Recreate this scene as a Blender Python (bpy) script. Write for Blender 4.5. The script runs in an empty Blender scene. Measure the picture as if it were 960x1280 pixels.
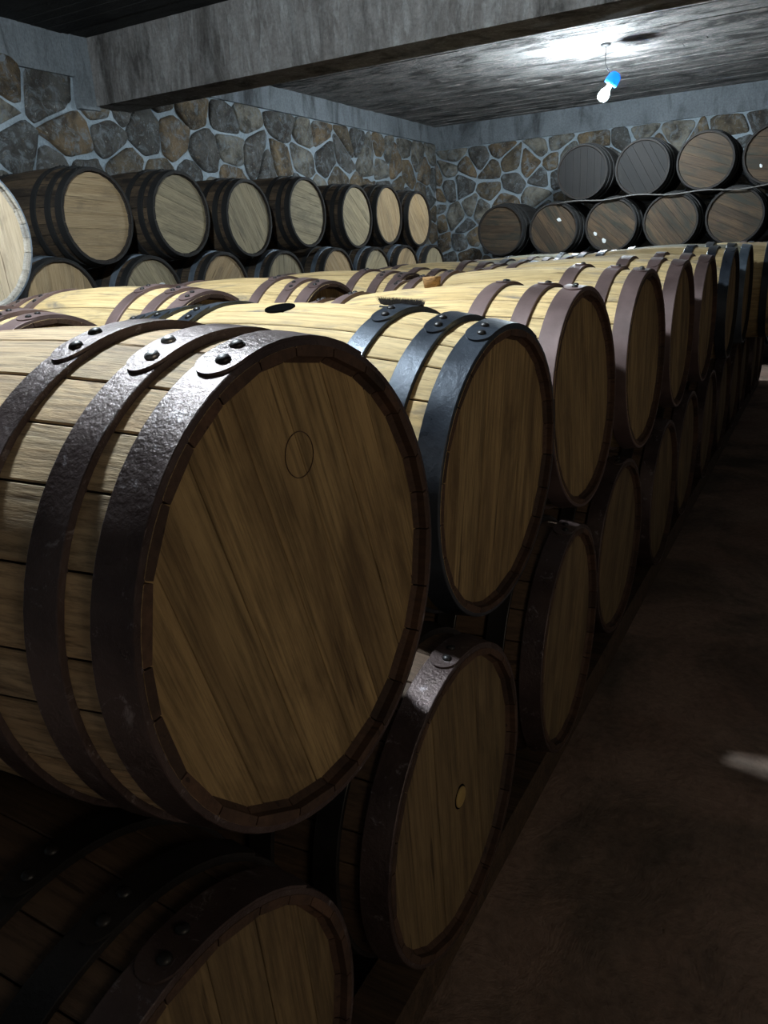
import bpy, math, random
from mathutils import Vector, Matrix, Euler, noise

S = bpy.context.scene
COL = S.collection
random.seed(11)
FZ = 1.36                      # eye height: everything below is measured from the floor (z = 0)

# ------------------------------------------------------------------ camera
cam_data = bpy.data.cameras.new('camera')
cam = bpy.data.objects.new('camera', cam_data)
COL.objects.link(cam)
cam_data.sensor_fit = 'VERTICAL'
cam_data.sensor_height = 36.0
cam_data.lens = 973.27 * 36.0 / 1280.0
cam_data.clip_start = 0.02
RW = Matrix(((0.87425807, 0.48229564, -0.0553511),      # rows: camera right, up, back in world axes
             (-0.10471615, 0.29868485, 0.94858942),
             (0.47403308, -0.8235158, 0.31163178)))
cam.matrix_world = Matrix.Translation((0, 0, FZ)) @ RW.transposed().to_4x4()
S.camera = cam

# ------------------------------------------------------------------ world, exposure
world = bpy.data.worlds.new('world')
S.world = world
world.use_nodes = True
world.node_tree.nodes['Background'].inputs[0].default_value = (0.62, 0.66, 0.7, 1)
world.node_tree.nodes['Background'].inputs[1].default_value = 0.6
S.view_settings.view_transform = 'Standard'
S.view_settings.look = 'None'
S.view_settings.exposure = 0.0
S.view_settings.gamma = 1.0
S.view_settings.use_curve_mapping = False

NEAR_LAMP = (-1.52, 1.22, FZ + 1.31)
FAR_LAMP = (-2.04, 8.08, FZ + 1.31)
NEAR_POWER = 4900.0            # emission strength of the bulb glass
FAR_POWER = 3400.0
FILL_OPENING = dict(x=2.6, y0=-0.9, y1=0.5, z0=1.15, z1=2.25)  # made-up opening that holds the added fill lamp
wl = bpy.data.lights.new('head_fill', 'AREA')      # added fill lamp for the barrel heads, set in a made-up opening
wl.shape = 'RECTANGLE'
wl.size = 1.4
wl.size_y = 1.1
wl.energy = 16.0
wl.color = (1.0, 0.84, 0.60)
wlo = bpy.data.objects.new('head_fill', wl)
COL.objects.link(wlo)
wlo.location = (FILL_OPENING['x'] + 0.02, -0.2, 1.7)
wlo.rotation_euler = (0, math.radians(90), 0)

# ------------------------------------------------------------------ helpers
def new_mesh(name, verts, faces, smooth=True, tones=None):
    me = bpy.data.meshes.new(name)
    me.from_pydata([tuple(v) for v in verts], [], faces)
    me.update()
    if smooth:
        me.polygons.foreach_set('use_smooth', [True] * len(me.polygons))
    if tones is not None:
        at = me.attributes.new('tone', 'FLOAT', 'FACE')
        at.data.foreach_set('value', tones)
    me.materials.append(None)
    return me

def sharpen(me, deg=32):
    me.set_sharp_from_angle(angle=math.radians(deg))
    return me

def add(name, me, mat, parent=None, loc=None, rot=None, mat2=None):
    o = bpy.data.objects.new(name, me)
    COL.objects.link(o)
    if parent is not None:
        o.parent = parent
    if loc is not None:
        o.location = loc
    if rot is not None:
        o.rotation_euler = rot
    if mat is not None:
        if len(me.materials) == 0:
            me.materials.append(None)
        o.material_slots[0].link = 'OBJECT'
        o.material_slots[0].material = mat
    if mat2 is not None and len(me.materials) > 1:
        o.material_slots[1].link = 'OBJECT'
        o.material_slots[1].material = mat2
    return o

def empty(name, loc, rot=(0, 0, 0)):
    o = bpy.data.objects.new(name, None)
    o.empty_display_size = 0.1
    COL.objects.link(o)
    o.location = loc
    o.rotation_euler = rot
    return o

def tag(o, label, cat, group=None):
    o['label'] = label
    o['category'] = cat
    if group:
        o['group'] = group
    return o

class MB:
    def __init__(self):
        self.v, self.f = [], []
    def add(self, v, f):
        b = len(self.v)
        self.v += [tuple(p) for p in v]
        self.f += [tuple(b + i for i in q) for q in f]
    def box(self, x0, y0, z0, x1, y1, z1):
        self.add([(x0, y0, z0), (x1, y0, z0), (x1, y1, z0), (x0, y1, z0), (x0, y0, z1), (x1, y0, z1), (x1, y1, z1), (x0, y1, z1)],
                 [(0, 3, 2, 1), (4, 5, 6, 7), (0, 1, 5, 4), (1, 2, 6, 5), (2, 3, 7, 6), (3, 0, 4, 7)])
    def tube(self, pts, r, n=8, cap=True):
        pts = [Vector(p) for p in pts]
        V, F = [], []
        for i, p in enumerate(pts):
            d = (pts[min(i + 1, len(pts) - 1)] - pts[max(i - 1, 0)]).normalized()
            a = d.cross(Vector((0.31, 0.17, 0.93))).normalized()
            b = d.cross(a)
            rr = r[i] if isinstance(r, (list, tuple)) else r
            for k in range(n):
                t = 2 * math.pi * k / n
                V.append(p + a * (rr * math.cos(t)) + b * (rr * math.sin(t)))
        for i in range(len(pts) - 1):
            for k in range(n):
                F.append((i * n + k, i * n + (k + 1) % n, (i + 1) * n + (k + 1) % n, (i + 1) * n + k))
        if cap:
            F.append(tuple(range(n))[::-1])
            F.append(tuple((len(pts) - 1) * n + k for k in range(n)))
        self.add(V, F)
    def lathe(self, prof, n=20, ax=(0, 0, 0)):
        V, F = [], []
        for (r, z) in prof:
            for k in range(n):
                t = 2 * math.pi * k / n
                V.append((ax[0] + r * math.cos(t), ax[1] + r * math.sin(t), ax[2] + z))
        for i in range(len(prof) - 1):
            for k in range(n):
                F.append((i * n + k, i * n + (k + 1) % n, (i + 1) * n + (k + 1) % n, (i + 1) * n + k))
        F.append(tuple(range(n))[::-1])
        F.append(tuple((len(prof) - 1) * n + k for k in range(n)))
        self.add(V, F)
    def mesh(self, name, smooth=False):
        return new_mesh(name, self.v, self.f, smooth)

# ------------------------------------------------------------------ materials
class NT:
    def __init__(self, name):
        self.m = bpy.data.materials.new(name)
        self.m.use_nodes = True
        self.t = self.m.node_tree
        self.b = self.t.nodes['Principled BSDF']
    def n(self, kind, **kw):
        x = self.t.nodes.new(kind)
        for k, v in kw.items():
            if k.startswith('i_'):
                key = k[2:]
                key = int(key) if key.isdigit() else key
                x.inputs[key].default_value = v
            else:
                setattr(x, k, v)
        return x
    def l(self, a, b):
        self.t.links.new(a, b)
    def coord(self, scale, rnd=True, kind='Object'):
        tc = self.n('ShaderNodeTexCoord')
        mp = self.n('ShaderNodeMapping')
        mp.inputs['Scale'].default_value = scale
        src = tc.outputs[kind]
        if rnd:
            oi = self.n('ShaderNodeObjectInfo')
            mul = self.n('ShaderNodeMath', operation='MULTIPLY')
            mul.inputs[1].default_value = 37.0
            self.l(oi.outputs['Random'], mul.inputs[0])
            va = self.n('ShaderNodeVectorMath', operation='ADD')
            self.l(src, va.inputs[0])
            self.l(mul.outputs[0], va.inputs[1])
            src = va.outputs[0]
        self.l(src, mp.inputs['Vector'])
        return mp.outputs[0]
    def noise(self, vec, scale, detail=6, rough=0.6, dist=0.0):
        x = self.n('ShaderNodeTexNoise')
        x.inputs['Scale'].default_value = scale
        x.inputs['Detail'].default_value = detail
        x.inputs['Roughness'].default_value = rough
        x.inputs['Distortion'].default_value = dist
        self.l(vec, x.inputs['Vector'])
        return x.outputs['Fac']
    def ramp(self, fac, stops, interp='LINEAR'):
        r = self.n('ShaderNodeValToRGB')
        r.color_ramp.interpolation = interp
        e = r.color_ramp.elements
        while len(e) < len(stops):
            e.new(0.5)
        for i, (p, c) in enumerate(stops):
            e[i].position = p
            e[i].color = (*c, 1) if len(c) == 3 else c
        self.l(fac, r.inputs[0])
        return r.outputs[0]
    def mix(self, fac, a, b, mode='MIX'):
        x = self.n('ShaderNodeMix', data_type='RGBA', blend_type=mode)
        for sock, val in ((x.inputs[0], fac), (x.inputs[6], a), (x.inputs[7], b)):
            if isinstance(val, (int, float)):
                sock.default_value = val
            elif isinstance(val, tuple):
                sock.default_value = (*val, 1) if len(val) == 3 else val
            else:
                self.l(val, sock)
        return x.outputs[2]
    def bump(self, h, strength=0.4, dist=0.01, normal=None):
        b = self.n('ShaderNodeBump')
        b.inputs['Strength'].default_value = strength
        b.inputs['Distance'].default_value = dist
        self.l(h, b.inputs['Height'])
        if normal is not None:
            self.l(normal, b.inputs['Normal'])
        return b.outputs[0]
    def out(self, color, rough=0.8, normal=None, metal=0.0, spec=None):
        if isinstance(color, tuple):
            self.b.inputs['Base Color'].default_value = (*color, 1)
        else:
            self.l(color, self.b.inputs['Base Color'])
        if isinstance(rough, (int, float)):
            self.b.inputs['Roughness'].default_value = rough
        else:
            self.l(rough, self.b.inputs['Roughness'])
        self.b.inputs['Metallic'].default_value = metal
        if spec is not None:
            self.b.inputs['Specular IOR Level'].default_value = spec
        if normal is not None:
            self.l(normal, self.b.inputs['Normal'])
        return self.m

BW = ((0, 0, 0), (1, 1, 1))

def wood(name, light, dark, stain, axis='X', stain_lo=0.56, stain_hi=0.72, stain_amt=0.7, rough=0.75, bump=0.35, streak=0.5, vary=0.25):
    k = NT(name)
    def sc(a, b):
        return (a, b, b) if axis == 'X' else (b, b, a)
    v1 = k.coord(sc(1.2, 14))
    v2 = k.coord(sc(6, 150))
    v3 = k.coord(sc(2.2, 7))
    g1 = k.noise(v1, 1.6, 8, 0.62, 0.8)
    g2 = k.noise(v2, 1.0, 5, 0.7)
    g3 = k.noise(v3, 1.3, 7, 0.66, 0.6)
    base = k.mix(k.ramp(g1, [(0.3, BW[0]), (0.7, BW[1])]), dark, light)
    fib = k.ramp(g2, [(0.36, (1 - streak,) * 3), (0.56, (1, 1, 1))])
    base = k.mix(1.0, base, fib, 'MULTIPLY')
    at = k.n('ShaderNodeAttribute', attribute_name='tone')
    oi = k.n('ShaderNodeObjectInfo')
    ad = k.n('ShaderNodeMath', operation='ADD')
    k.l(at.outputs['Fac'], ad.inputs[0])
    k.l(oi.outputs['Random'], ad.inputs[1])
    fr = k.n('ShaderNodeMath', operation='FRACT')
    k.l(ad.outputs[0], fr.inputs[0])
    var = k.ramp(fr.outputs[0], [(0.0, (1 - vary,) * 3), (0.5, (1, 1 - vary * 0.15, 1 - vary * 0.35)), (1.0, (1 - vary * 0.55,) * 3)])
    base = k.mix(1.0, base, var, 'MULTIPLY')
    st = k.ramp(g3, [(stain_lo, BW[0]), (stain_hi, (stain_amt,) * 3)])
    base = k.mix(st, base, stain)
    # thin dark checks along the grain
    v4 = k.coord(sc(3.0, 60))
    g4 = k.noise(v4, 1.0, 3, 0.5)
    ck = k.ramp(g4, [(0.665, BW[0]), (0.70, (0.75,) * 3)])
    base = k.mix(ck, base, (dark[0] * 0.25, dark[1] * 0.22, dark[2] * 0.2))
    nrm = k.bump(g2, bump, 0.002, k.bump(g1, bump * 0.6, 0.004))
    return k.out(base, rough, nrm, spec=0.35)

M = {}
M['oak_pale'] = wood('oak_pale', (0.72, 0.54, 0.29), (0.50, 0.35, 0.16), (0.10, 0.10, 0.105), stain_lo=0.54, stain_hi=0.67, stain_amt=0.8, streak=0.34, vary=0.2)
M['oak_shaded_head'] = wood('oak_shaded_head', (0.27, 0.19, 0.095), (0.15, 0.10, 0.052), (0.05, 0.032, 0.018), axis='Z', stain_lo=0.46, stain_hi=0.68, stain_amt=0.7, streak=0.4, vary=0.2, bump=0.6)  # darker copy of the head oak, bottom-tier shade put into its colour
M['oak_dim'] = wood('oak_dim', (0.15, 0.095, 0.06), (0.08, 0.05, 0.035), (0.03, 0.02, 0.016), streak=0.4)  # stave oak with the shade of the bottom tier put into its colour
M['oak_cream'] = wood('oak_cream', (0.68, 0.50, 0.30), (0.42, 0.27, 0.14), (0.10, 0.065, 0.045), stain_lo=0.55, stain_hi=0.72, stain_amt=0.75, streak=0.5, bump=0.8, vary=0.25)
M['oak_head'] = wood('oak_head', (0.46, 0.315, 0.145), (0.26, 0.17, 0.078), (0.085, 0.05, 0.024), axis='Z', stain_lo=0.44, stain_hi=0.66, stain_amt=0.72, streak=0.5, vary=0.16, bump=0.6)
M['oak_tan_head'] = wood('oak_tan_head', (0.50, 0.37, 0.22), (0.34, 0.235, 0.125), (0.12, 0.09, 0.06), axis='Z', stain_lo=0.5, stain_hi=0.74, stain_amt=0.7, streak=0.3, vary=0.22)
M['oak_white_head'] = wood('oak_white_head', (0.55, 0.45, 0.33), (0.42, 0.33, 0.22), (0.15, 0.12, 0.09), axis='Z', stain_lo=0.55, stain_hi=0.75, stain_amt=0.6, streak=0.25, vary=0.15)
M['oak_grey_head'] = wood('oak_grey_head', (0.46, 0.385, 0.25), (0.28, 0.235, 0.15), (0.09, 0.08, 0.06), axis='Z', stain_lo=0.48, stain_hi=0.72, stain_amt=0.7, streak=0.35, vary=0.22)
M['oak_weathered'] = wood('oak_weathered', (0.16, 0.115, 0.075), (0.075, 0.052, 0.036), (0.015, 0.012, 0.011), stain_lo=0.46, stain_hi=0.62, stain_amt=0.85, streak=0.45, vary=0.4)
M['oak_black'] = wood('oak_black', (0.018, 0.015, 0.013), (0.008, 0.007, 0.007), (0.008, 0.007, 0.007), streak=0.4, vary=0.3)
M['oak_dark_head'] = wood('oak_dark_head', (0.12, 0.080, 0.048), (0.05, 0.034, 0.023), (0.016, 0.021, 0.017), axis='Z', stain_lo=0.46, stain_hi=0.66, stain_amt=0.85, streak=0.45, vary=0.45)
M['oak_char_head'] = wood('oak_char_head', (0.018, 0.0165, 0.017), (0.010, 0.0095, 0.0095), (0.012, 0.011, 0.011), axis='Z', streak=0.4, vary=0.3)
M['oak_greenish'] = wood('oak_greenish', (0.50, 0.47, 0.33), (0.32, 0.29, 0.19), (0.08, 0.075, 0.06), stain_lo=0.5, stain_hi=0.68, streak=0.35)
M['chime_brown'] = wood('chime_brown', (0.12, 0.068, 0.046), (0.06, 0.034, 0.025), (0.018, 0.011, 0.009), streak=0.3, vary=0.5, stain_lo=0.5)
M['chime_black'] = wood('chime_black', (0.035, 0.028, 0.024), (0.018, 0.014, 0.013), (0.008, 0.007, 0.007), streak=0.3, vary=0.3)
M['chime_grey'] = wood('chime_grey', (0.45, 0.43, 0.40), (0.25, 0.24, 0.23), (0.05, 0.05, 0.05), streak=0.3, vary=0.4)
M['rail_wood'] = wood('rail_wood', (0.13, 0.08, 0.05), (0.06, 0.04, 0.028), (0.02, 0.016, 0.013), axis='X')

def metal(name, c1, c2, rough=0.42, metallic=0.55, pit=0.5, fine=90, glint_specks=None):
    k = NT(name)
    v = k.coord((1, 1, 1))
    a = k.noise(v, 9, 7, 0.6)
    b = k.noise(v, fine, 5, 0.65)
    col = k.mix(k.ramp(a, [(0.35, BW[0]), (0.65, BW[1])]), c1, c2)
    if glint_specks:
        w = k.noise(v, 34, 8, 0.75, 0.5)
        col = k.mix(k.ramp(w, [(0.585, BW[0]), (0.66, (0.45,) * 3)]), col, glint_specks)  # pale specks putting speckled glints into the hoop colour
    rg = k.ramp(a, [(0.3, (rough - 0.08,) * 3), (0.7, (rough + 0.14,) * 3)])
    return k.out(col, rg, k.bump(b, pit, 0.0018, k.bump(a, 0.3, 0.004)), metal=metallic)

M['hoop_brown'] = metal('hoop_brown', (0.10, 0.066, 0.062), (0.165, 0.11, 0.105), rough=0.5, metallic=0.35, pit=0.35)
M['hoop_umber'] = metal('hoop_umber', (0.055, 0.036, 0.034), (0.11, 0.078, 0.074), rough=0.34, metallic=0.5, pit=1.0, fine=120, glint_specks=(0.42, 0.38, 0.40))
M['hoop_blue'] = metal('hoop_blue', (0.028, 0.034, 0.046), (0.055, 0.066, 0.085), rough=0.34, metallic=0.5, pit=0.5)
M['hoop_black'] = metal('hoop_black', (0.006, 0.006, 0.0065), (0.012, 0.011, 0.011), rough=0.75, metallic=0.0)
M['hoop_steel'] = metal('hoop_steel', (0.10, 0.13, 0.17), (0.20, 0.235, 0.28), rough=0.5, metallic=0.5)
M['rivet_dark'] = metal('rivet_dark', (0.012, 0.011, 0.011), (0.03, 0.026, 0.026), rough=0.4, metallic=0.4)
M['rivet_steel'] = metal('rivet_steel', (0.35, 0.34, 0.33), (0.5, 0.5, 0.5), rough=0.35, metallic=0.8)

def simple(name, c, rough=0.7, **kw):
    k = NT(name)
    m = k.out(c, rough)
    for a, b in kw.items():
        k.b.inputs[a.replace('_', ' ')].default_value = b
    return m

M['hose_grey'] = simple('hose_grey', (0.10, 0.095, 0.09), 0.6)
M['hole'] = simple('bung_hole_black', (0.003, 0.003, 0.003), 1.0, Specular_IOR_Level=0.0)
M['cork'] = wood('cork', (0.45, 0.27, 0.12), (0.30, 0.17, 0.07), (0.1, 0.06, 0.03))
M['bristle'] = simple('bristle', (0.02, 0.014, 0.012), 0.8)
M['brush_wood'] = simple('brush_wood', (0.012, 0.009, 0.008), 0.8)
M['tag_glint_white'] = simple('tag_glint_white', (0.85, 0.88, 0.9), 0.15)
M['cord_black'] = simple('cord_black', (0.02, 0.02, 0.022), 0.6)
M['wax'] = simple('plug_wood', (0.38, 0.26, 0.09), 0.6)

def concrete(name, c1, c2, dark, streak_axis=None, bump=0.5, stain_lo=0.5, stain_hi=0.75, amt=0.8, white=None):
    k = NT(name)
    sc = {'x': (1.5, 3.2, 3.2), 'z': (2.6, 2.6, 0.7), None: (1, 1, 1)}[streak_axis]
    v = k.coord(sc, rnd=False)
    u = k.coord((1, 1, 1), rnd=False)
    a = k.noise(v, 1.3, 9, 0.66, 0.7)
    b = k.noise(u, 2.2, 9, 0.62, 0.3)
    f = k.noise(u, 46, 6, 0.7)
    h = k.noise(v, 6.5, 8, 0.7, 1.0)
    col = k.mix(k.ramp(b, [(0.3, BW[0]), (0.7, BW[1])]), c1, c2)
    if white:
        col = k.mix(k.ramp(h, [(0.48, BW[0]), (0.66, (0.85,) * 3)]), col, white)
    col = k.mix(k.ramp(a, [(stain_lo, BW[0]), (stain_hi, (amt,) * 3)]), col, dark)
    col = k.mix(1.0, col, k.ramp(f, [(0.3, (0.7,) * 3), (0.6, (1, 1, 1))]), 'MULTIPLY')
    return k.out(col, 0.92, k.bump(f, bump, 0.006, k.bump(h, bump, 0.03)), spec=0.2)

M['mortar'] = concrete('mortar', (0.34, 0.41, 0.47), (0.50, 0.57, 0.63), (0.09, 0.09, 0.09), stain_lo=0.52, stain_hi=0.72, amt=0.7, bump=0.6)
M['band'] = concrete('band_concrete', (0.20, 0.22, 0.24), (0.30, 0.33, 0.36), (0.05, 0.05, 0.05), 'z', stain_lo=0.5, stain_hi=0.68)
M['beam'] = concrete('beam_concrete', (0.22, 0.20, 0.19), (0.40, 0.38, 0.37), (0.055, 0.048, 0.043), 'z', stain_lo=0.49, stain_hi=0.66, bump=1.0, white=(0.46, 0.455, 0.45))
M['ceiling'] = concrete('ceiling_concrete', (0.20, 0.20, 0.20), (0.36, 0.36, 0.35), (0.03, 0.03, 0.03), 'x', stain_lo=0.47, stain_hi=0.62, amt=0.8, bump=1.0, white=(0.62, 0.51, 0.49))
M['ceiling_dark'] = concrete('ceiling_dark_concrete', (0.03, 0.03, 0.03), (0.05, 0.05, 0.05), (0.012, 0.012, 0.012), 'x', bump=0.8)  # near-bay concrete, much darker than the far bay
M['floor'] = concrete('floor_earth', (0.26, 0.165, 0.125), (0.40, 0.28, 0.22), (0.10, 0.085, 0.07), None, stain_lo=0.45, stain_hi=0.62, bump=0.5)
M['plaster'] = concrete('plain_plaster', (0.08, 0.08, 0.08), (0.13, 0.13, 0.13), (0.04, 0.04, 0.04))

def stone_mat():
    k = NT('field_stone')
    v = k.coord((1, 1, 1))
    oi = k.n('ShaderNodeObjectInfo')
    a = k.noise(v, 5, 9, 0.7, 0.4)
    b = k.noise(v, 17, 8, 0.75)
    c = k.noise(v, 40, 5, 0.7)
    base = k.ramp(oi.outputs['Random'], [(0.0, (0.17, 0.165, 0.155)), (0.18, (0.30, 0.22, 0.13)), (0.34, (0.13, 0.13, 0.125)), (0.5, (0.34, 0.32, 0.27)),
                                         (0.66, (0.21, 0.165, 0.11)), (0.8, (0.36, 0.33, 0.27)), (0.9, (0.28, 0.20, 0.12)), (1.0, (0.06, 0.06, 0.062))], 'CONSTANT')
    col = k.mix(k.ramp(a, [(0.40, BW[0]), (0.60, (0.85,) * 3)]), base, (0.055, 0.048, 0.042))
    col = k.mix(k.ramp(b, [(0.57, BW[0]), (0.68, (0.5,) * 3)]), col, (0.34, 0.24, 0.14))
    w = k.noise(v, 8, 9, 0.75, 1.2)
    col = k.mix(k.ramp(w, [(0.50, BW[0]), (0.64, (0.8,) * 3)]), col, (0.30, 0.34, 0.37))
    col = k.mix(k.ramp(c, [(0.62, BW[0]), (0.69, (0.8,) * 3)]), col, (0.60, 0.58, 0.53))  # pale specks: mica glints put into the stone colour
    return k.out(col, 0.75, k.bump(b, 0.9, 0.03, k.bump(a, 0.8, 0.05)), spec=0.4)
M['stone'] = stone_mat()

def emit(name, c, s):
    k = NT(name)
    k.b.inputs['Base Color'].default_value = (*c, 1)
    k.b.inputs['Emission Color'].default_value = (*c, 1)
    k.b.inputs['Emission Strength'].default_value = s
    return k.m

# ------------------------------------------------------------------ the setting
XW, YB, ZC = -5.3, 11.3, FZ + 1.72
XR, YF = 2.6, -2.2
BY0, BY1, BZ = 4.94, 5.3, FZ + 1.25

def struct(name, me, mat, **kw):
    o = add(name, me, mat, **kw)
    o['kind'] = 'structure'
    return o

def grid(nx, ny, fn):
    V = [fn(i / nx, j / ny) for j in range(ny + 1) for i in range(nx + 1)]
    F = [(j * (nx + 1) + i, j * (nx + 1) + i + 1, (j + 1) * (nx + 1) + i + 1, (j + 1) * (nx + 1) + i) for j in range(ny) for i in range(nx)]
    return V, F

def floor_fn(u, v):
    x = XW - 0.1 + u * (XR - XW + 0.2)
    y = YF - 0.1 + v * (YB - YF + 0.2)
    h = 0.012 * noise.noise(Vector((x * 2.2, y * 2.2, 0))) + 0.007 * noise.noise(Vector((x * 8, y * 8, 3)))
    return (x, y, min(h, 0.004) - 0.004)
V, F = grid(120, 200, floor_fn)
b = MB(); b.add(V, F); b.box(XW - 0.1, YF - 0.1, -0.12, XR + 0.1, YB + 0.1, -0.05)
struct('floor', b.mesh('floor', True), M['floor'])

# board-marked ceiling: casting strips run along the beam, each printed at its own height
def ceiling_strips(name, y0, y1, mat):
    b = MB()
    y = y0
    while y < y1:
        w = random.uniform(0.11, 0.17)
        ye = min(y + w, y1)
        x = XW - 0.1
        while x < XR + 0.1:
            xe = min(x + random.uniform(1.6, 3.0), XR + 0.1)
            dz = random.uniform(0, 0.009)
            b.box(x, y, ZC + dz, xe - 0.002, ye - 0.0035, ZC + 0.1)
            x = xe
        y = ye
    b.box(XW - 0.1, y0, ZC + 0.02, XR + 0.1, y1, ZC + 0.16)
    return struct(name, b.mesh(name), mat)
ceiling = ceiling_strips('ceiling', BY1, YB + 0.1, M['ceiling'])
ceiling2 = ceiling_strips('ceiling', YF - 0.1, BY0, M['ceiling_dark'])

# beam
def rough_box(x0, y0, z0, x1, y1, z1, step=0.06, amp=0.006):
    b = MB()
    def face(o, du, dv, nu, nv, nrm):
        V = []
        for j in range(nv + 1):
            for i in range(nu + 1):
                p = Vector(o) + Vector(du) * (i / nu) + Vector(dv) * (j / nv)
                edge = (i in (0, nu)) or (j in (0, nv))
                d = 0 if edge else amp * noise.noise(p * 5.5)
                V.append(p + Vector(nrm) * d)
        b.add(V, [(j * (nu + 1) + i, j * (nu + 1) + i + 1, (j + 1) * (nu + 1) + i + 1, (j + 1) * (nu + 1) + i) for j in range(nv) for i in range(nu)])
    nx = max(2, int((x1 - x0) / step)); ny = max(2, int((y1 - y0) / step)); nz = max(2, int((z1 - z0) / step))
    X, Y, Z = (x1 - x0, 0, 0), (0, y1 - y0, 0), (0, 0, z1 - z0)
    face((x0, y0, z0), X, Z, nx, nz, (0, -1, 0))
    face((x1, y1, z0), (x0 - x1, 0, 0), Z, nx, nz, (0, 1, 0))
    face((x0, y1, z0), X, (0, y0 - y1, 0), nx, ny, (0, 0, -1))
    face((x0, y0, z1), X, Y, nx, ny, (0, 0, 1))
    face((x1, y0, z0), Y, Z, ny, nz, (1, 0, 0))
    face((x0, y1, z0), (0, y0 - y1, 0), Z, ny, nz, (-1, 0, 0))
    return b
b = rough_box(XW - 0.05, BY0, BZ, XR + 0.05, BY1, ZC + 0.1)
struct('ceiling_beam', b.mesh('beam', True), M['beam'])

# ring beams of smooth concrete on top of the stonework
BANDL, BANDB = FZ + 1.50, FZ + 1.42
b = rough_box(XW - 0.1, BY1 - 0.02, BANDL, XW + 0.035, YB, ZC + 0.05, 0.09, 0.01)
struct('trim_1', b.mesh('band', True), M['band'])
b = rough_box(XW - 0.1, YF, FZ + 1.44, XW + 0.035, BY0 + 0.02, ZC + 0.05, 0.09, 0.012)
struct('trim_2', b.mesh('band', True), M['band'])
b = rough_box(XW - 0.1, YB - 0.035, BANDB, XR + 0.1, YB + 0.1, ZC + 0.05, 0.09, 0.01)
struct('trim_3', b.mesh('band', True), M['band'])
b = rough_box(XW - 0.1, BY0 - 0.16, FZ + 1.22, XW + 0.055, BY0 + 0.03, ZC + 0.05, 0.04, 0.025)   # plastered bearing under the beam end
struct('trim_4', b.mesh('bearing', True), M['band'])

# walls: mortar bed with a rough face, each stone a part
def clip(poly, p, n):
    out = []
    for i in range(len(poly)):
        a, c = poly[i], poly[(i + 1) % len(poly)]
        da = (a[0] - p[0]) * n[0] + (a[1] - p[1]) * n[1]
        dc = (c[0] - p[0]) * n[0] + (c[1] - p[1]) * n[1]
        if da <= 0:
            out.append(a)
        if da * dc < 0:
            t = da / (da - dc)
            out.append((a[0] + (c[0] - a[0]) * t, a[1] + (c[1] - a[1]) * t))
    return out

def voronoi(u0, u1, v0, v1, du, dv, rnd, jit=0.42):
    pts = []
    nv = max(1, round((v1 - v0) / dv))
    for j in range(nv):
        nu = max(1, round((u1 - u0) / (du * rnd.uniform(0.75, 1.3))))
        off = rnd.random()
        for i in range(-1, nu + 1):
            u = u0 + (u1 - u0) * (i + off + rnd.uniform(-jit, jit)) / nu
            v = v0 + (v1 - v0) * (j + 0.5 + rnd.uniform(-jit, jit)) / nv
            pts.append((u, v))
    cells = []
    for i, p in enumerate(pts):
        poly = [(u0, v0), (u1, v0), (u1, v1), (u0, v1)]
        for j, q in enumerate(pts):
            if i == j or abs(q[0] - p[0]) > 4 * du or abs(q[1] - p[1]) > 4 * dv:
                continue
            n = (q[0] - p[0], q[1] - p[1])
            poly = clip(poly, ((p[0] + q[0]) / 2, (p[1] + q[1]) / 2), n)
            if len(poly) < 3:
                break
        if len(poly) >= 3:
            cells.append(poly)
    return cells

def stone_geo(poly, to3, rnd, gap=0.011, depth=0.034):
    cu = sum(p[0] for p in poly) / len(poly)
    cv = sum(p[1] for p in poly) / len(poly)
    # shrink by clipping with inset edges
    q = list(poly)
    for i in range(len(poly)):
        a, c = poly[i], poly[(i + 1) % len(poly)]
        ex, ey = c[0] - a[0], c[1] - a[1]
        L = math.hypot(ex, ey)
        if L < 1e-5:
            continue
        n = (ey / L, -ex / L)
        if (cu - a[0]) * n[0] + (cv - a[1]) * n[1] > 0:
            n = (-n[0], -n[1])
        g = gap * rnd.uniform(0.5, 1.7)
        q = clip(q, (a[0] - n[0] * g, a[1] - n[1] * g), n)
        if len(q) < 3:
            return None
    area = abs(sum(q[i][0] * q[(i + 1) % len(q)][1] - q[(i + 1) % len(q)][0] * q[i][1] for i in range(len(q)))) / 2
    if area < 0.0035:
        return None
    for _ in range(2):
        r = []
        for i in range(len(q)):
            a, c = q[i], q[(i + 1) % len(q)]
            r.append((a[0] * 0.84 + c[0] * 0.16, a[1] * 0.84 + c[1] * 0.16))
            r.append((a[0] * 0.16 + c[0] * 0.84, a[1] * 0.16 + c[1] * 0.84))
        q = r
    cu = sum(p[0] for p in q) / len(q)
    cv = sum(p[1] for p in q) / len(q)
    seed = rnd.uniform(0, 90)
    d0 = depth * rnd.uniform(0.6, 1.3)
    V, F = [], []
    n = len(q)
    for s, d in ((1.0, -0.012), (0.985, d0 * 0.45), (0.90, d0 * 0.85), (0.6, d0), (0.25, d0 * 1.02)):
        for (a, c) in q:
            w = 1 + 0.13 * noise.noise(Vector((a * 8, c * 8, seed)))
            uu, vv = cu + (a - cu) * s * w, cv + (c - cv) * s * w
            dd = d + (0 if d < 0 else 0.026 * noise.noise(Vector((uu * 11, vv * 11, seed))) + 0.016 * noise.noise(Vector((uu * 30, vv * 30, seed))))
            V.append(to3(uu, vv, dd))
    V.append(to3(cu, cv, d0))
    for r in range(4):
        for i in range(n):
            F.append((r * n + i, r * n + (i + 1) % n, (r + 1) * n + (i + 1) % n, (r + 1) * n + i))
    for i in range(n):
        F.append((4 * n + i, 4 * n + (i + 1) % n, 5 * n))
    return V, F

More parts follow.
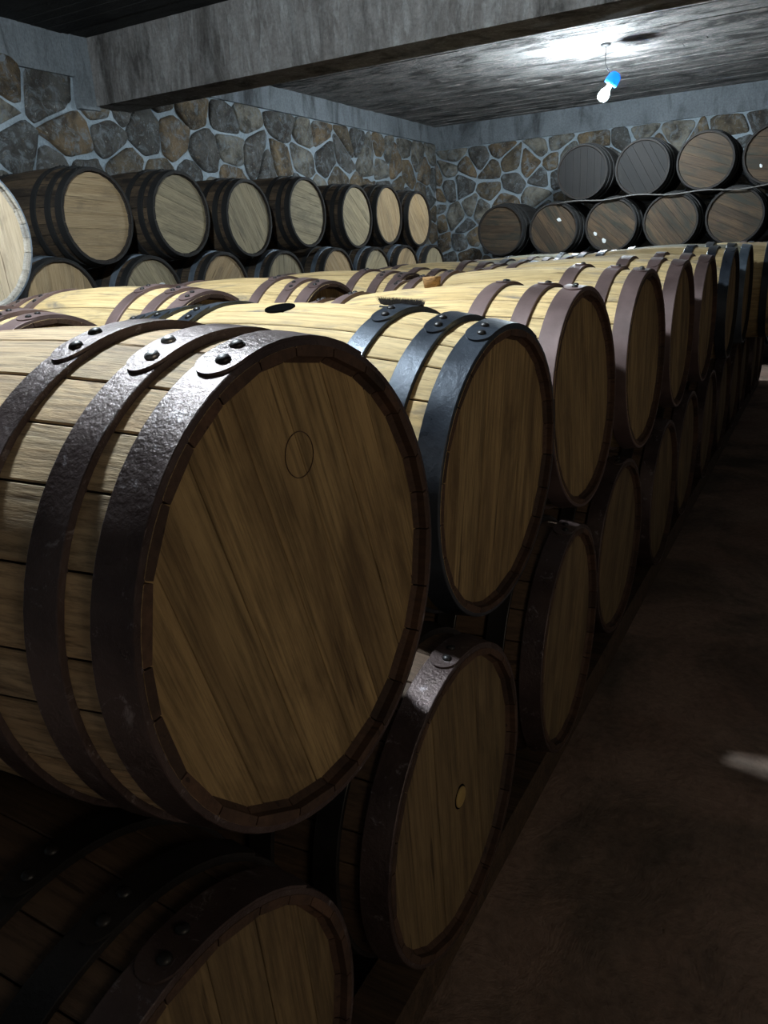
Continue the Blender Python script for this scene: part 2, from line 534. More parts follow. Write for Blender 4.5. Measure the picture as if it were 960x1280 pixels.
def stone_wall(name, to3, u0, u1, zlo, zhi, u_seen, z_seen, seed, du, dv):
    rnd = random.Random(seed)
    nu, nv = int((u1 - u0) / 0.07), int(ZC / 0.07)
    def fn(a, c):
        u, z = u0 + a * (u1 - u0), c * ZC
        return to3(u, z, 0.010 * noise.noise(Vector((u * 5, z * 5, seed))) + 0.006 * noise.noise(Vector((u * 17, z * 17, seed))))
    V, F = grid(nu, nv, fn)
    b = MB(); b.add(V, F)
    V, F = grid(1, 1, lambda a, c: to3(u0 + a * (u1 - u0), c * ZC, -0.2))
    b.add(V, F)
    w = struct(name, b.mesh(name, True), M['mortar'])
    rest = MB()
    for poly in voronoi(u0, u1, zlo, zhi, du, dv, rnd):
        g = stone_geo(poly, to3, rnd)
        if g is None:
            continue
        cu = sum(p[0] for p in poly) / len(poly)
        if u_seen[0] < cu < u_seen[1] and max(p[1] for p in poly) > z_seen:
            add('stone', new_mesh('stone', g[0], g[1]), M['stone'], w)
        else:
            rest.add(g[0], g[1])
    if rest.v:
        o = add('low_stonework', rest.mesh('stonework', True), M['stone'], w)
        o['kind'] = 'stuff'
    return w
wall_left = stone_wall('wall_left', lambda u, z, d: (XW + d, u, z), YF, YB, 0.0, FZ + 1.51, (3.0, 11.3), FZ + 0.15, 5, 0.40, 0.30)
wall_back = stone_wall('wall_back', lambda u, z, d: (u, YB - d, z), XW, XR, 0.0, FZ + 1.43, (XW, 0.1), FZ - 0.1, 9, 0.36, 0.24)

# aisle wall with the added opening for the fill lamp, and the wall behind the viewer
W = FILL_OPENING
b = MB()
b.box(XR, YF, 0, XR + 0.3, W['y0'], ZC)
b.box(XR, W['y1'], 0, XR + 0.3, YB, ZC)
b.box(XR, W['y0'], 0, XR + 0.3, W['y1'], W['z0'])
b.box(XR, W['y0'], W['z1'], XR + 0.3, W['y1'], ZC)
struct('wall_right', b.mesh('wall_right'), M['plaster'])
b = MB()
b.box(XR + 0.05, W['y0'], W['z0'], XR + 0.12, W['y0'] + 0.05, W['z1'])
b.box(XR + 0.05, W['y1'] - 0.05, W['z0'], XR + 0.12, W['y1'], W['z1'])
b.box(XR + 0.05, W['y0'], W['z0'], XR + 0.12, W['y1'], W['z0'] + 0.05)
b.box(XR + 0.05, W['y0'], W['z1'] - 0.05, XR + 0.12, W['y1'], W['z1'])
b.box(XR + 0.07, (W['y0'] + W['y1']) / 2 - 0.02, W['z0'], XR + 0.10, (W['y0'] + W['y1']) / 2 + 0.02, W['z1'])
struct('added_window_1', b.mesh('added_window_frame'), M['rail_wood'])  # frame added around the opening of the fill lamp
b = MB()
b.box(XW - 0.2, YF - 0.2, 0, XR + 0.3, YF, ZC)
struct('wall_front', b.mesh('wall_front'), M['plaster'])

# ------------------------------------------------------------------ barrels
HL = 0.46                     # half length
R_END, R_BILGE = 0.279, 0.316
def RO(s):
    return R_END + (R_BILGE - R_END) * (1 - (s / HL) ** 2)
STN = [-HL, -0.4485, -0.435, -0.40, -0.34, -0.26, -0.16, -0.05, 0.05, 0.16, 0.26, 0.34, 0.40, 0.435, 0.4485, HL]
def RI(s):                    # inner radius, with the bevelled chime
    e = HL - abs(s)
    if e < 0.001:
        return RO(s) - 0.0105
    if e < 0.012:
        return RO(s) - 0.0125
    return RO(s) - 0.026

def stave_mesh(a0, a1, tone):
    g = 0.0011
    w = a1 - a0
    V, F = [], []
    for s in STN:
        R, I = RO(s), RI(s)
        ga = g / R
        for a, r in ((a0 + ga, R - 0.0016), (a0 + ga + 0.006, R), (a0 + w * 0.33, R + 0.0002), (a0 + w * 0.67, R + 0.0002), (a1 - ga - 0.006, R), (a1 - ga, R - 0.0016), (a1 - ga, I), (a0 + ga, I)):
            V.append((s, r * math.sin(a), r * math.cos(a)))
    n = 8
    mi = []
    for i in range(len(STN) - 1):
        for k in range(n):
            F.append((i * n + k, (i + 1) * n + k, (i + 1) * n + (k + 1) % n, i * n + (k + 1) % n))
            mi.append(1 if k in (5, 6, 7) else 0)
    F.append(tuple(range(n)))
    F.append(tuple((len(STN) - 1) * n + k for k in range(n))[::-1])
    mi += [1, 1]
    me = new_mesh('stave', V, F, True, [tone] * len(F))
    me.materials.append(None)
    me.polygons.foreach_set('material_index', mi)
    return sharpen(me)

def split_angles(n, rnd):
    w = [rnd.uniform(0.72, 1.28) for _ in range(n)]
    t = sum(w)
    a, out = 0.0, []
    for x in w:
        b_ = a + x / t * 2 * math.pi
        out.append((a, b_))
        a = b_
    return out

rs = random.Random(3)
STAVE_SETS = [[stave_mesh(a0, a1, rs.random()) for a0, a1 in split_angles(25, rs)] for _ in range(3)]

def shell_mesh(rnd, n=24):
    V, F, T = [], [], []
    st = [-HL, -0.44, -0.38, -0.28, -0.15, 0, 0.15, 0.28, 0.38, 0.44, HL]
    ang = []
    for a0, a1 in split_angles(n, rnd):
        ang += [(a0, -0.005), (a0 + 0.012, 0), (a1 - 0.012, 0)]
    m = len(ang)
    rows = [(s, None) for s in st]
    rings = [(HL - 0.022, 'i', -1), (HL - 0.001, 'e', -1)]
    prof = [(-HL + 0.024, -0.020), (-HL, -0.0095)] + [(s, 0) for s in st] + [(HL, -0.0095), (HL - 0.024, -0.020)]
    for s, off in prof:
        for a, d in ang:
            r = RO(s) + off + (d if off == 0 else 0)
            V.append((s, r * math.sin(a), r * math.cos(a)))
    tn = [rnd.random() for _ in range(n)]
    for i in range(len(prof) - 1):
        for k in range(m):
            F.append((i * m + k, (i + 1) * m + k, (i + 1) * m + (k + 1) % m, i * m + (k + 1) % m))
            T.append(tn[k // 3])
    me = new_mesh('staves', V, F, True, T)
    me.materials.append(None)
    me.polygons.foreach_set('material_index', [1 if (i // m < 2 or i // m >= len(prof) - 3) else 0 for i in range(len(F))])
    return sharpen(me, 24)
SHELLS = [shell_mesh(rs) for _ in range(3)]

def board_meshes(rnd, n=6, R=0.2685):
    w = [rnd.uniform(0.75, 1.25) for _ in range(n)]
    t = sum(w)
    xs = [-R]
    for x in w:
        xs.append(xs[-1] + x / t * 2 * R)
    out = []
    for i in range(n):
        x0, x1 = xs[i] + 0.0004, xs[i + 1] - 0.0004
        pts = []
        k = 9
        for j in range(k):
            th = math.acos(max(-1, min(1, x0 / R))) + (math.acos(max(-1, min(1, x1 / R))) - math.acos(max(-1, min(1, x0 / R)))) * j / (k - 1)
            x = R * math.cos(th)
            pts.append((x, math.sqrt(max(R * R - x * x, 1e-8))))
        low = [(x, -z) for x, z in reversed(pts)]
        poly = pts + low
        h = rnd.uniform(-0.0006, 0.0006)
        cx = (x0 + x1) / 2
        V, F = [], []
        m = len(poly)
        for (sx, d) in ((1.0, -0.012), (1.0, h - 0.0011), (0.975, h)):
            for x, z in poly:
                V.append((d, cx + (x - cx) * sx, z * (1 if sx == 1 else 0.997)))
        for r in range(2):
            for q in range(m):
                F.append((r * m + q, (r + 1) * m + q, (r + 1) * m + (q + 1) % m, r * m + (q + 1) % m))
        F.append(tuple(2 * m + q for q in range(m))[::-1])
        F.append(tuple(range(m)))
        out.append(new_mesh('head_board', V, F, False, [rnd.random()] * len(F)))
    return out
BOARD_SETS = [board_meshes(rs, n) for n in (7, 6, 6, 5)]

def disc_mesh():
    V, F = [], []
    n = 40
    for d in (0.0, 0.012):
        for k in range(n):
            a = 2 * math.pi * k / n
            V.append((d, 0.2685 * math.sin(a), 0.2685 * math.cos(a)))
    F = [tuple(range(n)), tuple(range(n, 2 * n))[::-1]] + [(k, k + n, (k + 1) % n + n, (k + 1) % n) for k in range(n)]
    return new_mesh('head', V, F, False)
DISC = disc_mesh()

def hoop_mesh(e0, e1, tab=True, n=72):
    """hoop between distances e0..e1 from the +X end, lap tab starting at angle 0"""
    V, F = [], []
    s1, s0 = HL - e0, HL - e1
    if e0 <= 0.001:
        s1 = HL - 0.001
    def ring(prof):
        base = len(V)
        for s, off in prof:
            for k in range(n):
                a = 2 * math.pi * k / n
                r = RO(s) + off
                V.append((s, r * math.sin(a), r * math.cos(a)))
        m = len(prof)
        for i in range(m):
            for k in range(n):
                j = (i + 1) % m
                F.append((base + i * n + k, base + i * n + (k + 1) % n, base + j * n + (k + 1) % n, base + j * n + k))
    ring([(s0, -0.001), (s0, 0.0072), (s0 + 0.0012, 0.008), ((s0 + s1) / 2, 0.0075), (s1 - 0.0012, 0.008), (s1, 0.0072), (s1, -0.001)])
    if tab:
        m = 16
        base = len(V)
        for i in range(m + 1):
            a = math.radians(52) * (i / m) ** 2.6
            arc = a * 0.29
            hw = (s1 - s0) / 2
            half = hw * math.sqrt(max(0.0, 1 - max(0.0, 1 - arc / 0.030) ** 2)) * 0.985
            half = max(half, 0.0005)
            for s, off in (((s0 + s1) / 2 - half, 0.007), ((s0 + s1) / 2 - half, 0.0110), ((s0 + s1) / 2 + half, 0.0110), ((s0 + s1) / 2 + half, 0.007)):
                r = RO(s) + off
                V.append((s, r * math.sin(a), r * math.cos(a)))
        for i in range(m):
            for k in range(4):
                F.append((base + i * 4 + k, base + i * 4 + (k + 1) % 4, base + (i + 1) * 4 + (k + 1) % 4, base + (i + 1) * 4 + k))
        F.append((base, base + 1, base + 2, base + 3))
        F.append((base + m * 4 + 3, base + m * 4 + 2, base + m * 4 + 1, base + m * 4))
    return sharpen(new_mesh('hoop', V, F, True), 20)
HSPEC = [(0.0, 0.050), (0.088, 0.131), (0.205, 0.248)]
HOOPS = [hoop_mesh(*h) for h in HSPEC]
HOOPS_PLAIN = [hoop_mesh(a, c, False, 40) for a, c in HSPEC]

def rivet_mesh():
    b = MB()
    b.lathe([(0.0085, -0.002), (0.0085, 0.001), (0.0068, 0.0035), (0.0035, 0.005), (0.001, 0.0053)], 10)
    return b.mesh('rivet', True)
RIVET = rivet_mesh()

STYLES = {   # body, front head, (head hoop, quarter hoop, bilge hoop)
    'fresh': ('oak_pale', 'oak_head', ('hoop_brown',) * 3),
    'first': ('oak_cream', 'oak_head', ('hoop_umber',) * 3),
    'second': ('oak_pale', 'oak_head', ('hoop_blue',) * 3),
    'dim': ('oak_dim', 'oak_shaded_head', ('hoop_umber', 'rivet_dark', 'rivet_dark')),  # bottom-tier style, shade put into its darker wood
    'blue': ('oak_pale', 'oak_head', ('hoop_blue',) * 3),
    'tan': ('oak_weathered', 'oak_tan_head', ('hoop_black',) * 3),
    'greytan': ('oak_weathered', 'oak_grey_head', ('hoop_black',) * 3),
    'banded': ('oak_weathered', 'oak_tan_head', ('hoop_black', 'hoop_steel', 'hoop_black')),
    'bandedgrey': ('oak_weathered', 'oak_grey_head', ('hoop_black', 'hoop_steel', 'hoop_black')),
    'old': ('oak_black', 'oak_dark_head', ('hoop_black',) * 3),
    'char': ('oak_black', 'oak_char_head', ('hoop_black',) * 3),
    'steel': ('oak_greenish', 'oak_head', ('hoop_steel', 'hoop_blue', 'hoop_blue')),
    'edge': ('oak_weathered', 'oak_white_head', ('hoop_steel', 'hoop_black', 'hoop_black')),
}
CHIME = {'first': 'chime_brown', 'second': 'chime_brown', 'dim': 'chime_brown', 'fresh': 'chime_brown', 'edge': 'chime_grey'}
rb = random.Random(21)
NB = [0]
def barrel(x, y, z, label, group, style='fresh', lod='b', yaw=0.0, facing='X', roll=None, board_rot=None, lap=None, scale=1.0, pitch=0.0):
    """x = position of the front head plane (or y when facing -Y)"""
    i = NB[0]
    NB[0] += 1
    rz = math.radians(yaw) + (0 if facing == 'X' else -math.pi / 2)
    pt = math.radians(pitch)          # positive: the rear end sits lower
    d = Vector((math.cos(rz) * math.cos(pt), math.sin(rz) * math.cos(pt), math.sin(pt)))
    c = Vector((x, y, z + FZ)) - d * HL * scale
    root = empty('barrel', c, (0, -pt, rz))
    root.scale = (scale,) * 3
    tag(root, label, 'barrel', group)
    body, head, hm = STYLES[style]
    cm = M[CHIME.get(style, 'chime_black')]
    roll = rb.uniform(0, 6.28) if roll is None else math.radians(roll)
    if lod == 'a':
        for me in STAVE_SETS[i % 3]:
            add('stave', me, M[body], root, rot=(roll, 0, 0), mat2=cm)
    else:
        add('stave_shell', SHELLS[i % 3], M[body], root, rot=(roll, 0, 0), mat2=cm)
    ba = rb.uniform(-1.2, 1.2) if board_rot is None else math.radians(board_rot)
    if lod in ('a', 'b'):
        for me in BOARD_SETS[i % 4]:
            add('head_board', me, M[head], root, (HL - 0.019, 0, 0), (ba, 0, 0))
    else:
        add('head', DISC, M[head], root, (HL - 0.034, 0, 0), (ba, 0, 0))
    add('rear_head', DISC, M[head], root, (-HL + 0.022, 0, 0), (ba, 0, 0))
    for side in (1, -1):
        for k in range(3):
            lp = math.radians(-22 + rb.uniform(-8, 10)) if lap is None else math.radians(lap[k] + (0 if side == 1 else 9))
            # the lap tab is modelled from angle 0 up; the mirrored hoop keeps the same sense by turning about Z
            me = HOOPS[k] if lod != 'c' else HOOPS_PLAIN[k]
            h = add('hoop', me, M[hm[k]], root, rot=(-lp, 0, 0) if side == 1 else (lp + math.pi * 0, 0, math.pi))
            if lod == 'a':
                e = (HSPEC[k][0] + HSPEC[k][1]) / 2
                for ang, ds in ((5.5, 0.004), (12.5, -0.005)):
                    s = HL - e + ds
                    a = math.radians(ang)
                    r = RO(s) + 0.0110
                    rm = M['rivet_steel'] if (style == 'first' and k == 1) else M['rivet_dark']
                    add('rivet', RIVET, rm, h, (s, r * math.sin(a), r * math.cos(a)), (-a, 0, 0))
    return root

ORD = ['nearest', 'second', 'third', 'fourth', 'fifth', 'sixth', 'seventh', 'eighth', 'ninth', 'tenth', 'eleventh', 'twelfth', 'thirteenth', 'fourteenth']

# --- aisle stack, upper tier (heads towards the aisle)
UP = [(-0.496, 0.705, -0.367, -1.3), (-0.527, 1.404, -0.421, -2.2), (-0.538, 2.053, -0.390, -1.4), (-0.510, 2.685, -0.375, -1.1),
      (-0.51, 3.39, -0.37, 0), (-0.50, 4.05, -0.37, 0), (-0.465, 4.71, -0.35, 0), (-0.45, 5.37, -0.345, 0),
      (-0.16, 6.03, -0.36, 0), (-0.40, 6.69, -0.365, 0), (-0.45, 7.35, -0.365, 0), (-0.45, 8.01, -0.37, 0)]
G1 = 'pale oak barrels in the upper tier beside the aisle'
labels = ['huge cream oak barrel nearest the viewer, with dark umber riveted hoops',
          'pale oak barrel with blue-black hoops and an open bung hole on top',
          'pale barrel with brown hoops and a cork stopper, third along the upper aisle tier',
          'pale barrel with stained staves and brown hoops, fourth along the upper aisle tier']
barrels_up = []
for i, (x, y, z, yaw) in enumerate(UP):
    st = 'first' if i == 0 else 'second' if i == 1 else 'fresh' if i in (2, 3, 4, 5, 9, 10) else 'blue' if i in (6, 8) else 'steel'
    lab = labels[i] if i < 4 else 'pale oak barrel, %s from the viewer along the upper aisle tier' % ORD[i]
    if i == 6:
        lab = 'barrel with blue-black hoops, seventh along the upper aisle tier'
    if i == 8:
        lab = 'barrel jutting further into the aisle than its neighbours, ninth along the upper tier'
    barrels_up.append(barrel(x, y, z, lab, G1, st, 'a' if i < 4 else 'b', yaw, pitch=(2.0, -2.4, 2.0, 0.5)[i] if i < 4 else 0.0,
                      roll=(40 if i == 0 else None), board_rot=(16 if i == 0 else rb.uniform(-8, 8)),
                      lap=([-24, -26, -25] if i == 0 else [-22, -22, -20] if i == 1 else [-12, -4, -4]) if i < 4 else None))
# --- aisle stack, bottom tier
LO = [(-0.50, 0.42, -0.956, 0), (-0.494, 1.094, -0.956, -0.2), (-0.485, 1.764, -0.945, 2.2), (-0.519, 2.455, -0.950, -1.0)]
LO += [(-0.50 + rb.uniform(-.015, .015), 3.10 + 0.66 * k, -0.954, rb.uniform(-.3, .3)) for k in range(8)]
G2 = 'barrels in the bottom tier beside the aisle'
labels = ['barrel at the floor directly below the nearest big barrel, only its upper head showing',
          'bottom-tier barrel with a small round plug in its head, beneath two barrels',
          'bottom-tier barrel with a dark broad hoop, third along the floor beside the aisle',
          'bottom-tier barrel with slanting head boards, fourth along the floor beside the aisle']
barrels_lo = []
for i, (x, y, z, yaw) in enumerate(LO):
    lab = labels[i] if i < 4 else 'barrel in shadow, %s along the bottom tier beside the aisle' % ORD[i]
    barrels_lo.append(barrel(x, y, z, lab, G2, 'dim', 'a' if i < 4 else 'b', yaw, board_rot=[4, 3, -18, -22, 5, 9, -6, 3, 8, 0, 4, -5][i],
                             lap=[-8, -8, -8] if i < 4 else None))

# --- second block, behind the aisle stack
G3 = 'pale oak barrels in the second block behind the aisle stack'
MID = [(-1.75, 1.38, -0.385), (-1.77, 2.03, -0.365), (-1.73, 2.69, -0.37), (-1.70, 3.34, -0.37), (-1.76, 4.00, -0.385), (-1.75, 4.66, -0.37),
       (-1.74, 5.32, -0.38), (-1.78, 5.98, -0.38), (-1.75, 6.64, -0.37), (-1.75, 7.30, -0.38)]
for i, (x, y, z) in enumerate(MID):
    st = 'steel' if i in (6, 8) else 'fresh'
    barrel(x, y, z, 'pale oak barrel, %s in the second block, behind the aisle stack' % ORD[i], G3, st, 'a' if i < 4 else 'b', rb.uniform(-.6, .6), board_rot=rb.uniform(-15, 15))
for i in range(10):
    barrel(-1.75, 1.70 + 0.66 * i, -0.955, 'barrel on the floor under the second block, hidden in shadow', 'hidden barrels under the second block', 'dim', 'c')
# --- third block, only its near end stands, three tiers high
for y, lb in ((0.93, 'dark barrel at the near end of the third block, under the pale-headed one'), (1.59, 'dark barrel on the near side under the lone pale-headed barrel'), (2.27, 'dark barrel on the far side under the lone pale-headed barrel')):
    barrel(-2.92, y, -0.395, lb, 'dark barrels of the third block', 'char', 'b', 0)
for y in (1.26, 1.93):
    barrel(-2.92, y, -0.965, 'barrel on the floor under the third block, hidden in shadow', 'hidden barrels under the third block', 'char', 'c')
barrel(-2.83, 1.93, 0.15, 'pale-headed barrel with a bright steel chime hoop, alone on top of the third block', 'barrels on top of the third block', 'edge', 'a', 0, board_rot=4)

TAGS = []
# --- row against the side wall, two upper tiers seen
G4 = 'tan-headed barrels, top tier against the side wall'
LU = [(3.74, 0.336, 'tan', 88), (4.505, 0.361, 'greytan', 72), (5.273, 0.343, 'greytan', 30), (6.10, 0.40, 'greytan', 80), (6.95, 0.377, 'greytan', 50), (7.60, 0.40, 'tan', 20), (8.30, 0.369, 'tan', 40)]
for i, (y, z, st, br) in enumerate(LU):
    barrel(-4.1, y, z, 'dark-hooped barrel with tan head, %s in the top tier against the side wall' % ORD[i], G4, st, 'a' if i < 2 else 'b', rb.uniform(-.6, .6), board_rot=br, scale=1.0)
G5 = 'barrels of the second tier against the side wall'
for i, y in enumerate((3.37, 4.13, 4.90, 5.70, 6.54, 7.29, 7.96, 8.66)):
    rt = barrel(-4.1, y, -0.190 - 0.008 * (i % 2), 'barrel with half-hidden tan head, %s in the second tier by the side wall' % ORD[i], G5, ('banded', 'bandedgrey')[i % 2], 'b', rb.uniform(-.6, .6), board_rot=rb.uniform(-70, 70))
    if i == 1:
        TAGS.append((rt, 0.08, 0.10, 0.07, 0.02, 0.1))
for i, y in enumerate((3.78, 4.52, 5.30, 6.12, 6.92, 7.62, 8.32)):
    barrel(-4.1, y, -0.755, 'barrel hidden low in the stack against the side wall', 'hidden barrels by the side wall', 'banded', 'c')
b = rough_box(XW + 0.07, 2.9, 0.0, -4.16, 9.2, FZ - 0.755 - 0.322, 0.2, 0.01)
tag(add('masonry_ledge', b.mesh('ledge', True), M['plaster']), 'low masonry ledge carrying the stack at the side wall', 'ledge')

# --- stack against the back wall, heads towards the viewer
G6 = 'dark barrels stacked against the back wall, top tier'
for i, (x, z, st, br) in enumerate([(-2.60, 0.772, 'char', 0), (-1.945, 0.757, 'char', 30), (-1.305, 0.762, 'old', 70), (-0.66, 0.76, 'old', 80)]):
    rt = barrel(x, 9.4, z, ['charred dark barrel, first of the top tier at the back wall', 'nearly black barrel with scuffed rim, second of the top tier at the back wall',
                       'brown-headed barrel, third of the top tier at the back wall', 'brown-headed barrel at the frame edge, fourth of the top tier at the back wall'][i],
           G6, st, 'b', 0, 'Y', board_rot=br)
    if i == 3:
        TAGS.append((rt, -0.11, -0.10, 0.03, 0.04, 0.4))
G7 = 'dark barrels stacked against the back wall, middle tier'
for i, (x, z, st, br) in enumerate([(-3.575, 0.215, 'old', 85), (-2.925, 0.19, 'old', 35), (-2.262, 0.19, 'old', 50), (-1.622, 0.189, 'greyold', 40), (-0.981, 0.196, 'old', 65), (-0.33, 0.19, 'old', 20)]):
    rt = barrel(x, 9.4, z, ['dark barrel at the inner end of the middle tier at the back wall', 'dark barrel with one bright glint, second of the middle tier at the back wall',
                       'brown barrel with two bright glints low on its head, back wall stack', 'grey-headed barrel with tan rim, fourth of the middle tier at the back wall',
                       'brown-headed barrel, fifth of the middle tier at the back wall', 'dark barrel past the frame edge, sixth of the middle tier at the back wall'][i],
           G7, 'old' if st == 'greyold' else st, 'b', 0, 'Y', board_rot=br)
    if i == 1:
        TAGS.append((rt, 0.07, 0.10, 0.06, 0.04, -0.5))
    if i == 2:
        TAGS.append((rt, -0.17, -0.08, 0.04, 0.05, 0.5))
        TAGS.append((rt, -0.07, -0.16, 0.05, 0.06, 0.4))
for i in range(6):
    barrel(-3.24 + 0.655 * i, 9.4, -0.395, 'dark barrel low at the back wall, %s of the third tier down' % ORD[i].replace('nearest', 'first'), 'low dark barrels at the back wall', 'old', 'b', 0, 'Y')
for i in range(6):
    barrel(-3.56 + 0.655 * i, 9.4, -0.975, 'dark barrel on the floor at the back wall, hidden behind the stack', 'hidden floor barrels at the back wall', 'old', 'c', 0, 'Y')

# ------------------------------------------------------------------ dunnage rails under the stacks
def rail(x0, y0, x1, y1, top, label, grp='timber rails under the barrel stacks'):
    b = rough_box(x0, y0, 0.0, x1, y1, top, 0.12, 0.004)
    o = add('timber_rail', b.mesh('rail', True), M['rail_wood'])
    tag(o, label, 'rail', grp)
rail(-0.62, 0.0, -0.53, 8.3, 0.098, 'long timber rail under the aisle edge of the bottom barrels')
rail(-1.38, 0.0, -1.29, 8.3, 0.098, 'long timber rail under the inner ends of the aisle barrels')

# ------------------------------------------------------------------ bung holes, stoppers, small things
def on_root(root, name, me, mat, x, ang, lift, rot=(0, 0, 0)):
    a = math.radians(ang)
    r = RO(x) + lift
    return add(name, me, mat, root, (x, r * math.sin(a), r * math.cos(a)), (-a, 0, 0))
b = MB(); b.lathe([(0.027, -0.004), (0.027, 0.0015), (0.024, 0.0022), (0.023, 0.0008)], 24)
HOLE = b.mesh('bung_hole', True)  # black disc painting the dark inside of the open hole
on_root(barrels_up[1], 'bung_hole', HOLE, M['hole'], -0.03, -11, 0.0).scale = (1.2, 1.2, 1.0)
for k in (2, 3, 4, 5):
    pass
b = MB(); b.lathe([(0.022, -0.004), (0.025, 0.018), (0.0265, 0.026), (0.0255, 0.028)], 20)
CORK = b.mesh('bung_stopper', True)
on_root(barrels_up[2], 'bung_stopper', CORK, M['cork'], 0.02, 0, 0.0)
# plug in the head of the second bottom barrel; the knot ring on the first head
b = MB(); b.lathe([(0.020, -0.002), (0.020, 0.003), (0.018, 0.0042)], 20)
PLUG = b.mesh('head_plug', True)
add('head_plug', PLUG, M['wax'], barrels_lo[1], (HL - 0.019, 0.02, -0.015), (0, math.pi / 2, 0))
add('head_plug_ring', (lambda q: (q.lathe([(0.0235, -0.002), (0.0235, 0.0015)], 20), q.mesh('ring'))[1])(MB()), M['hole'], barrels_lo[1], (HL - 0.0195, 0.02, -0.015), (0, math.pi / 2, 0))
def ring_mesh(r, w, d, n=36):
    V, F = [], []
    for rr, x in ((r - w, 0), (r - w, d), (r + w, d), (r + w, 0)):
        for k in range(n):
            a = 2 * math.pi * k / n
            V.append((x, rr * math.sin(a), rr * math.cos(a)))
    for i in range(4):
        for k in range(n):
            j = (i + 1) % 4
            F.append((i * n + k, i * n + (k + 1) % n, j * n + (k + 1) % n, j * n + k))
    return new_mesh('ring', V, F, False)
add('knot_ring', ring_mesh(0.027, 0.0005, 0.0008), M['chime_brown'], barrels_up[0], (HL - 0.0192, 0.01, 0.155))

# scrubbing brush lying on the second barrel
br = empty('scrubbing_brush', (-0.765, 1.455, FZ - 0.084), (math.pi - 0.2, 0.10, 0.15))
br.scale = (0.8, 0.8, 0.8)
tag(br, 'small dark bristle brush lying on the barrel with blue-black hoops', 'brush')
b = MB()
V, F = [], []
N = 12
for i in range(N + 1):
    t = i / N
    x = -0.055 + 0.11 * t
    zz = 0.006 - 0.012 * max(0, t - 0.75) * 4 * (t - 0.75) * 4
    for dy, dz in ((-0.014, 0), (0.014, 0), (0.016, 0.007), (0, 0.011), (-0.016, 0.007)):
        V.append((x, dy, zz + 0.016 + dz))
for i in range(N):
    for k in range(5):
        F.append((i * 5 + k, i * 5 + (k + 1) % 5, (i + 1) * 5 + (k + 1) % 5, (i + 1) * 5 + k))
F.append((4, 3, 2, 1, 0)); F.append(tuple(N * 5 + k for k in range(5)))
b.add(V, F)
add('brush_back', b.mesh('brush_back', True), M['brush_wood'], br)
b = MB()
rr = random.Random(5)
for i in range(1100):
    x = rr.uniform(-0.053, 0.055); y = rr.uniform(-0.014, 0.014)
    dx = rr.uniform(-0.006, 0.006) - 0.02 * max(0, (-0.03 - x) / 0.025)
    dy = rr.uniform(-0.006, 0.006)
    w = 0.0007
    z0, z1 = 0.018, rr.uniform(-0.004, 0.002)
    b.add([(x - w, y, z0), (x + w, y, z0), (x, y + w, z0), (x + dx, y + dy, z1)], [(0, 1, 3), (1, 2, 3), (2, 0, 3)])
o = add('bristles', b.mesh('bristles'), M['bristle'], br)
o['kind'] = 'stuff'

# small tags on a few heads, white putting their glints into the colour, and the strip lying between the two tiers at the back
def head_tag(root, y, z, w, h, tilt=0.3):
    b = MB()
    V = [(0.005 if q % 2 else 0.002, w / 2 * math.cos(q * 0.7) * (1, .7, .9)[q % 3], h / 2 * math.sin(q * 0.7)) for q in range(9)]
    b.add(V + [(p[0] - 0.004, p[1], p[2]) for p in V], [tuple(range(9)), tuple(range(9, 18))[::-1]] + [(q, q + 9, (q + 1) % 9 + 9, (q + 1) % 9) for q in range(9)])
    b.box(-0.012, -0.003, -0.003, 0.0, 0.003, 0.003)
    add('tag', b.mesh('tag'), M['tag_glint_white'], root, (HL - 0.008, y, z), (tilt, 0.35, 0))
for rt, y, z, w, h, t in TAGS:
    head_tag(rt, y, z, w, h, t)
pts = [(-2.86 + 0.1 * i, 9.378, FZ + 0.468 + 0.012 * math.sin(i * 0.9) - 0.006 * math.cos(i * 0.37)) for i in range(26)]
b = MB(); b.tube(pts, 0.008, 6)
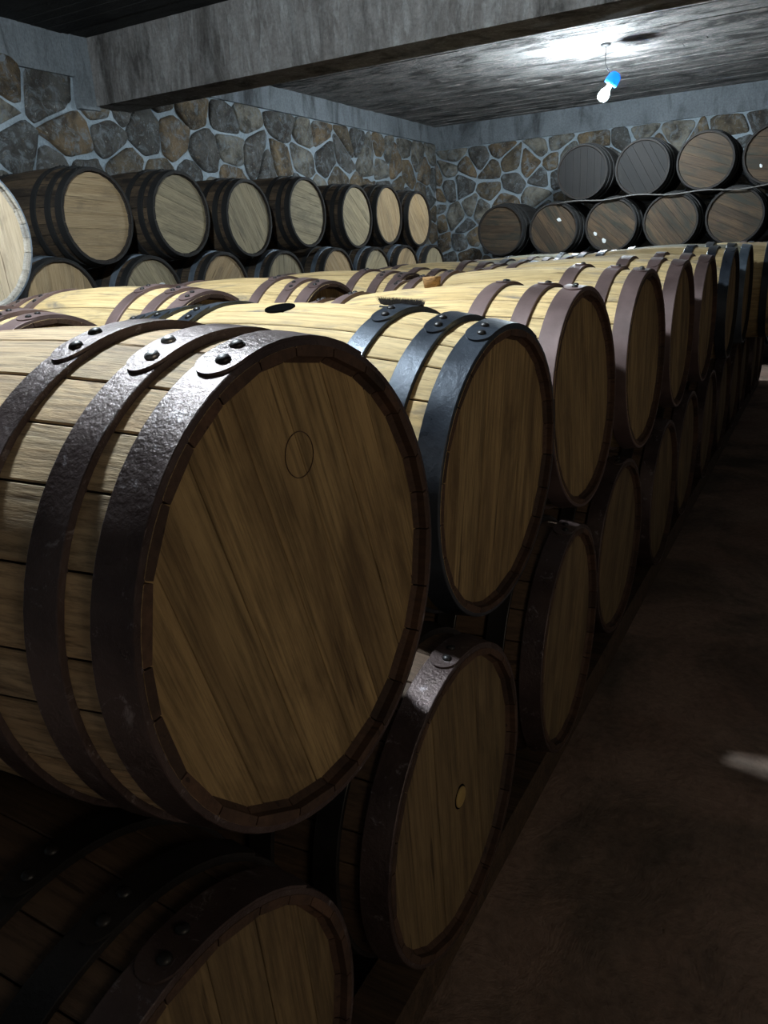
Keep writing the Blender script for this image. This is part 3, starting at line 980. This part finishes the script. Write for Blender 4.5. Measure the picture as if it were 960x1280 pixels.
tag(add('hose', b.mesh('hose', True), M['hose_grey']), 'thin grey hose draped between the two upper tiers at the back wall', 'hose')

# hanging lamps
def lamp(pos, power, label, tilt, blue):
    root = empty('hanging_lamp', (pos[0], pos[1], ZC))
    tag(root, label, 'lamp', 'bare bulbs hanging from the ceiling')
    dz = pos[2] - ZC
    b = MB(); b.lathe([(0.045, 0.012), (0.045, -0.010), (0.03, -0.022)], 20)
    add('ceiling_rose', b.mesh('rose', True), M['cord_black'], root)
    tx, tz = math.sin(tilt), math.cos(tilt)
    b = MB(); b.tube([(0, 0, 0), (0.002, 0, dz * 0.4), (tx * 0.10, 0, dz + tz * 0.17)], 0.004, 6)
    add('cord', b.mesh('cord', True), M['cord_black'], root)
    b = MB(); b.lathe([(0.010, 0.20), (0.030, 0.195), (0.054, 0.17), (0.062, 0.12), (0.056, 0.085), (0.052, 0.085), (0.046, 0.10), (0.02, 0.11)], 24)
    add('socket', b.mesh('socket', True), blue, root, (0, 0, dz), (0, tilt, 0))
    b = MB(); b.lathe([(0.020, 0.10), (0.022, 0.055), (0.040, 0.022), (0.048, -0.012), (0.045, -0.038), (0.028, -0.058), (0.005, -0.064)], 20)
    add('bulb', b.mesh('bulb', True), emit('bulb_glass', (0.80, 0.93, 1.0), power * 0.55), root, (0, 0, dz), (0, tilt, 0))
kb = NT('flare_blue')  # socket tinted to carry the flare-like blue blob beside the bulb
tr = kb.n('ShaderNodeBsdfTranslucent')
tr.inputs[0].default_value = (0.08, 0.42, 0.95, 1)
kb.out((0.05, 0.30, 0.80), 0.4)
mx = kb.n('ShaderNodeMixShader')
mx.inputs[0].default_value = 0.6
kb.l(kb.b.outputs[0], mx.inputs[1]); kb.l(tr.outputs[0], mx.inputs[2])
kb.l(mx.outputs[0], kb.t.nodes['Material Output'].inputs['Surface'])
blue = kb.m
lamp(FAR_LAMP, FAR_POWER, 'lit bare bulb with a flare-blue socket hanging before the back wall', 0.6, blue)
lamp(NEAR_LAMP, NEAR_POWER, 'lit bare bulb hanging straight over the nearest barrels', 0.0, M['cord_black'])
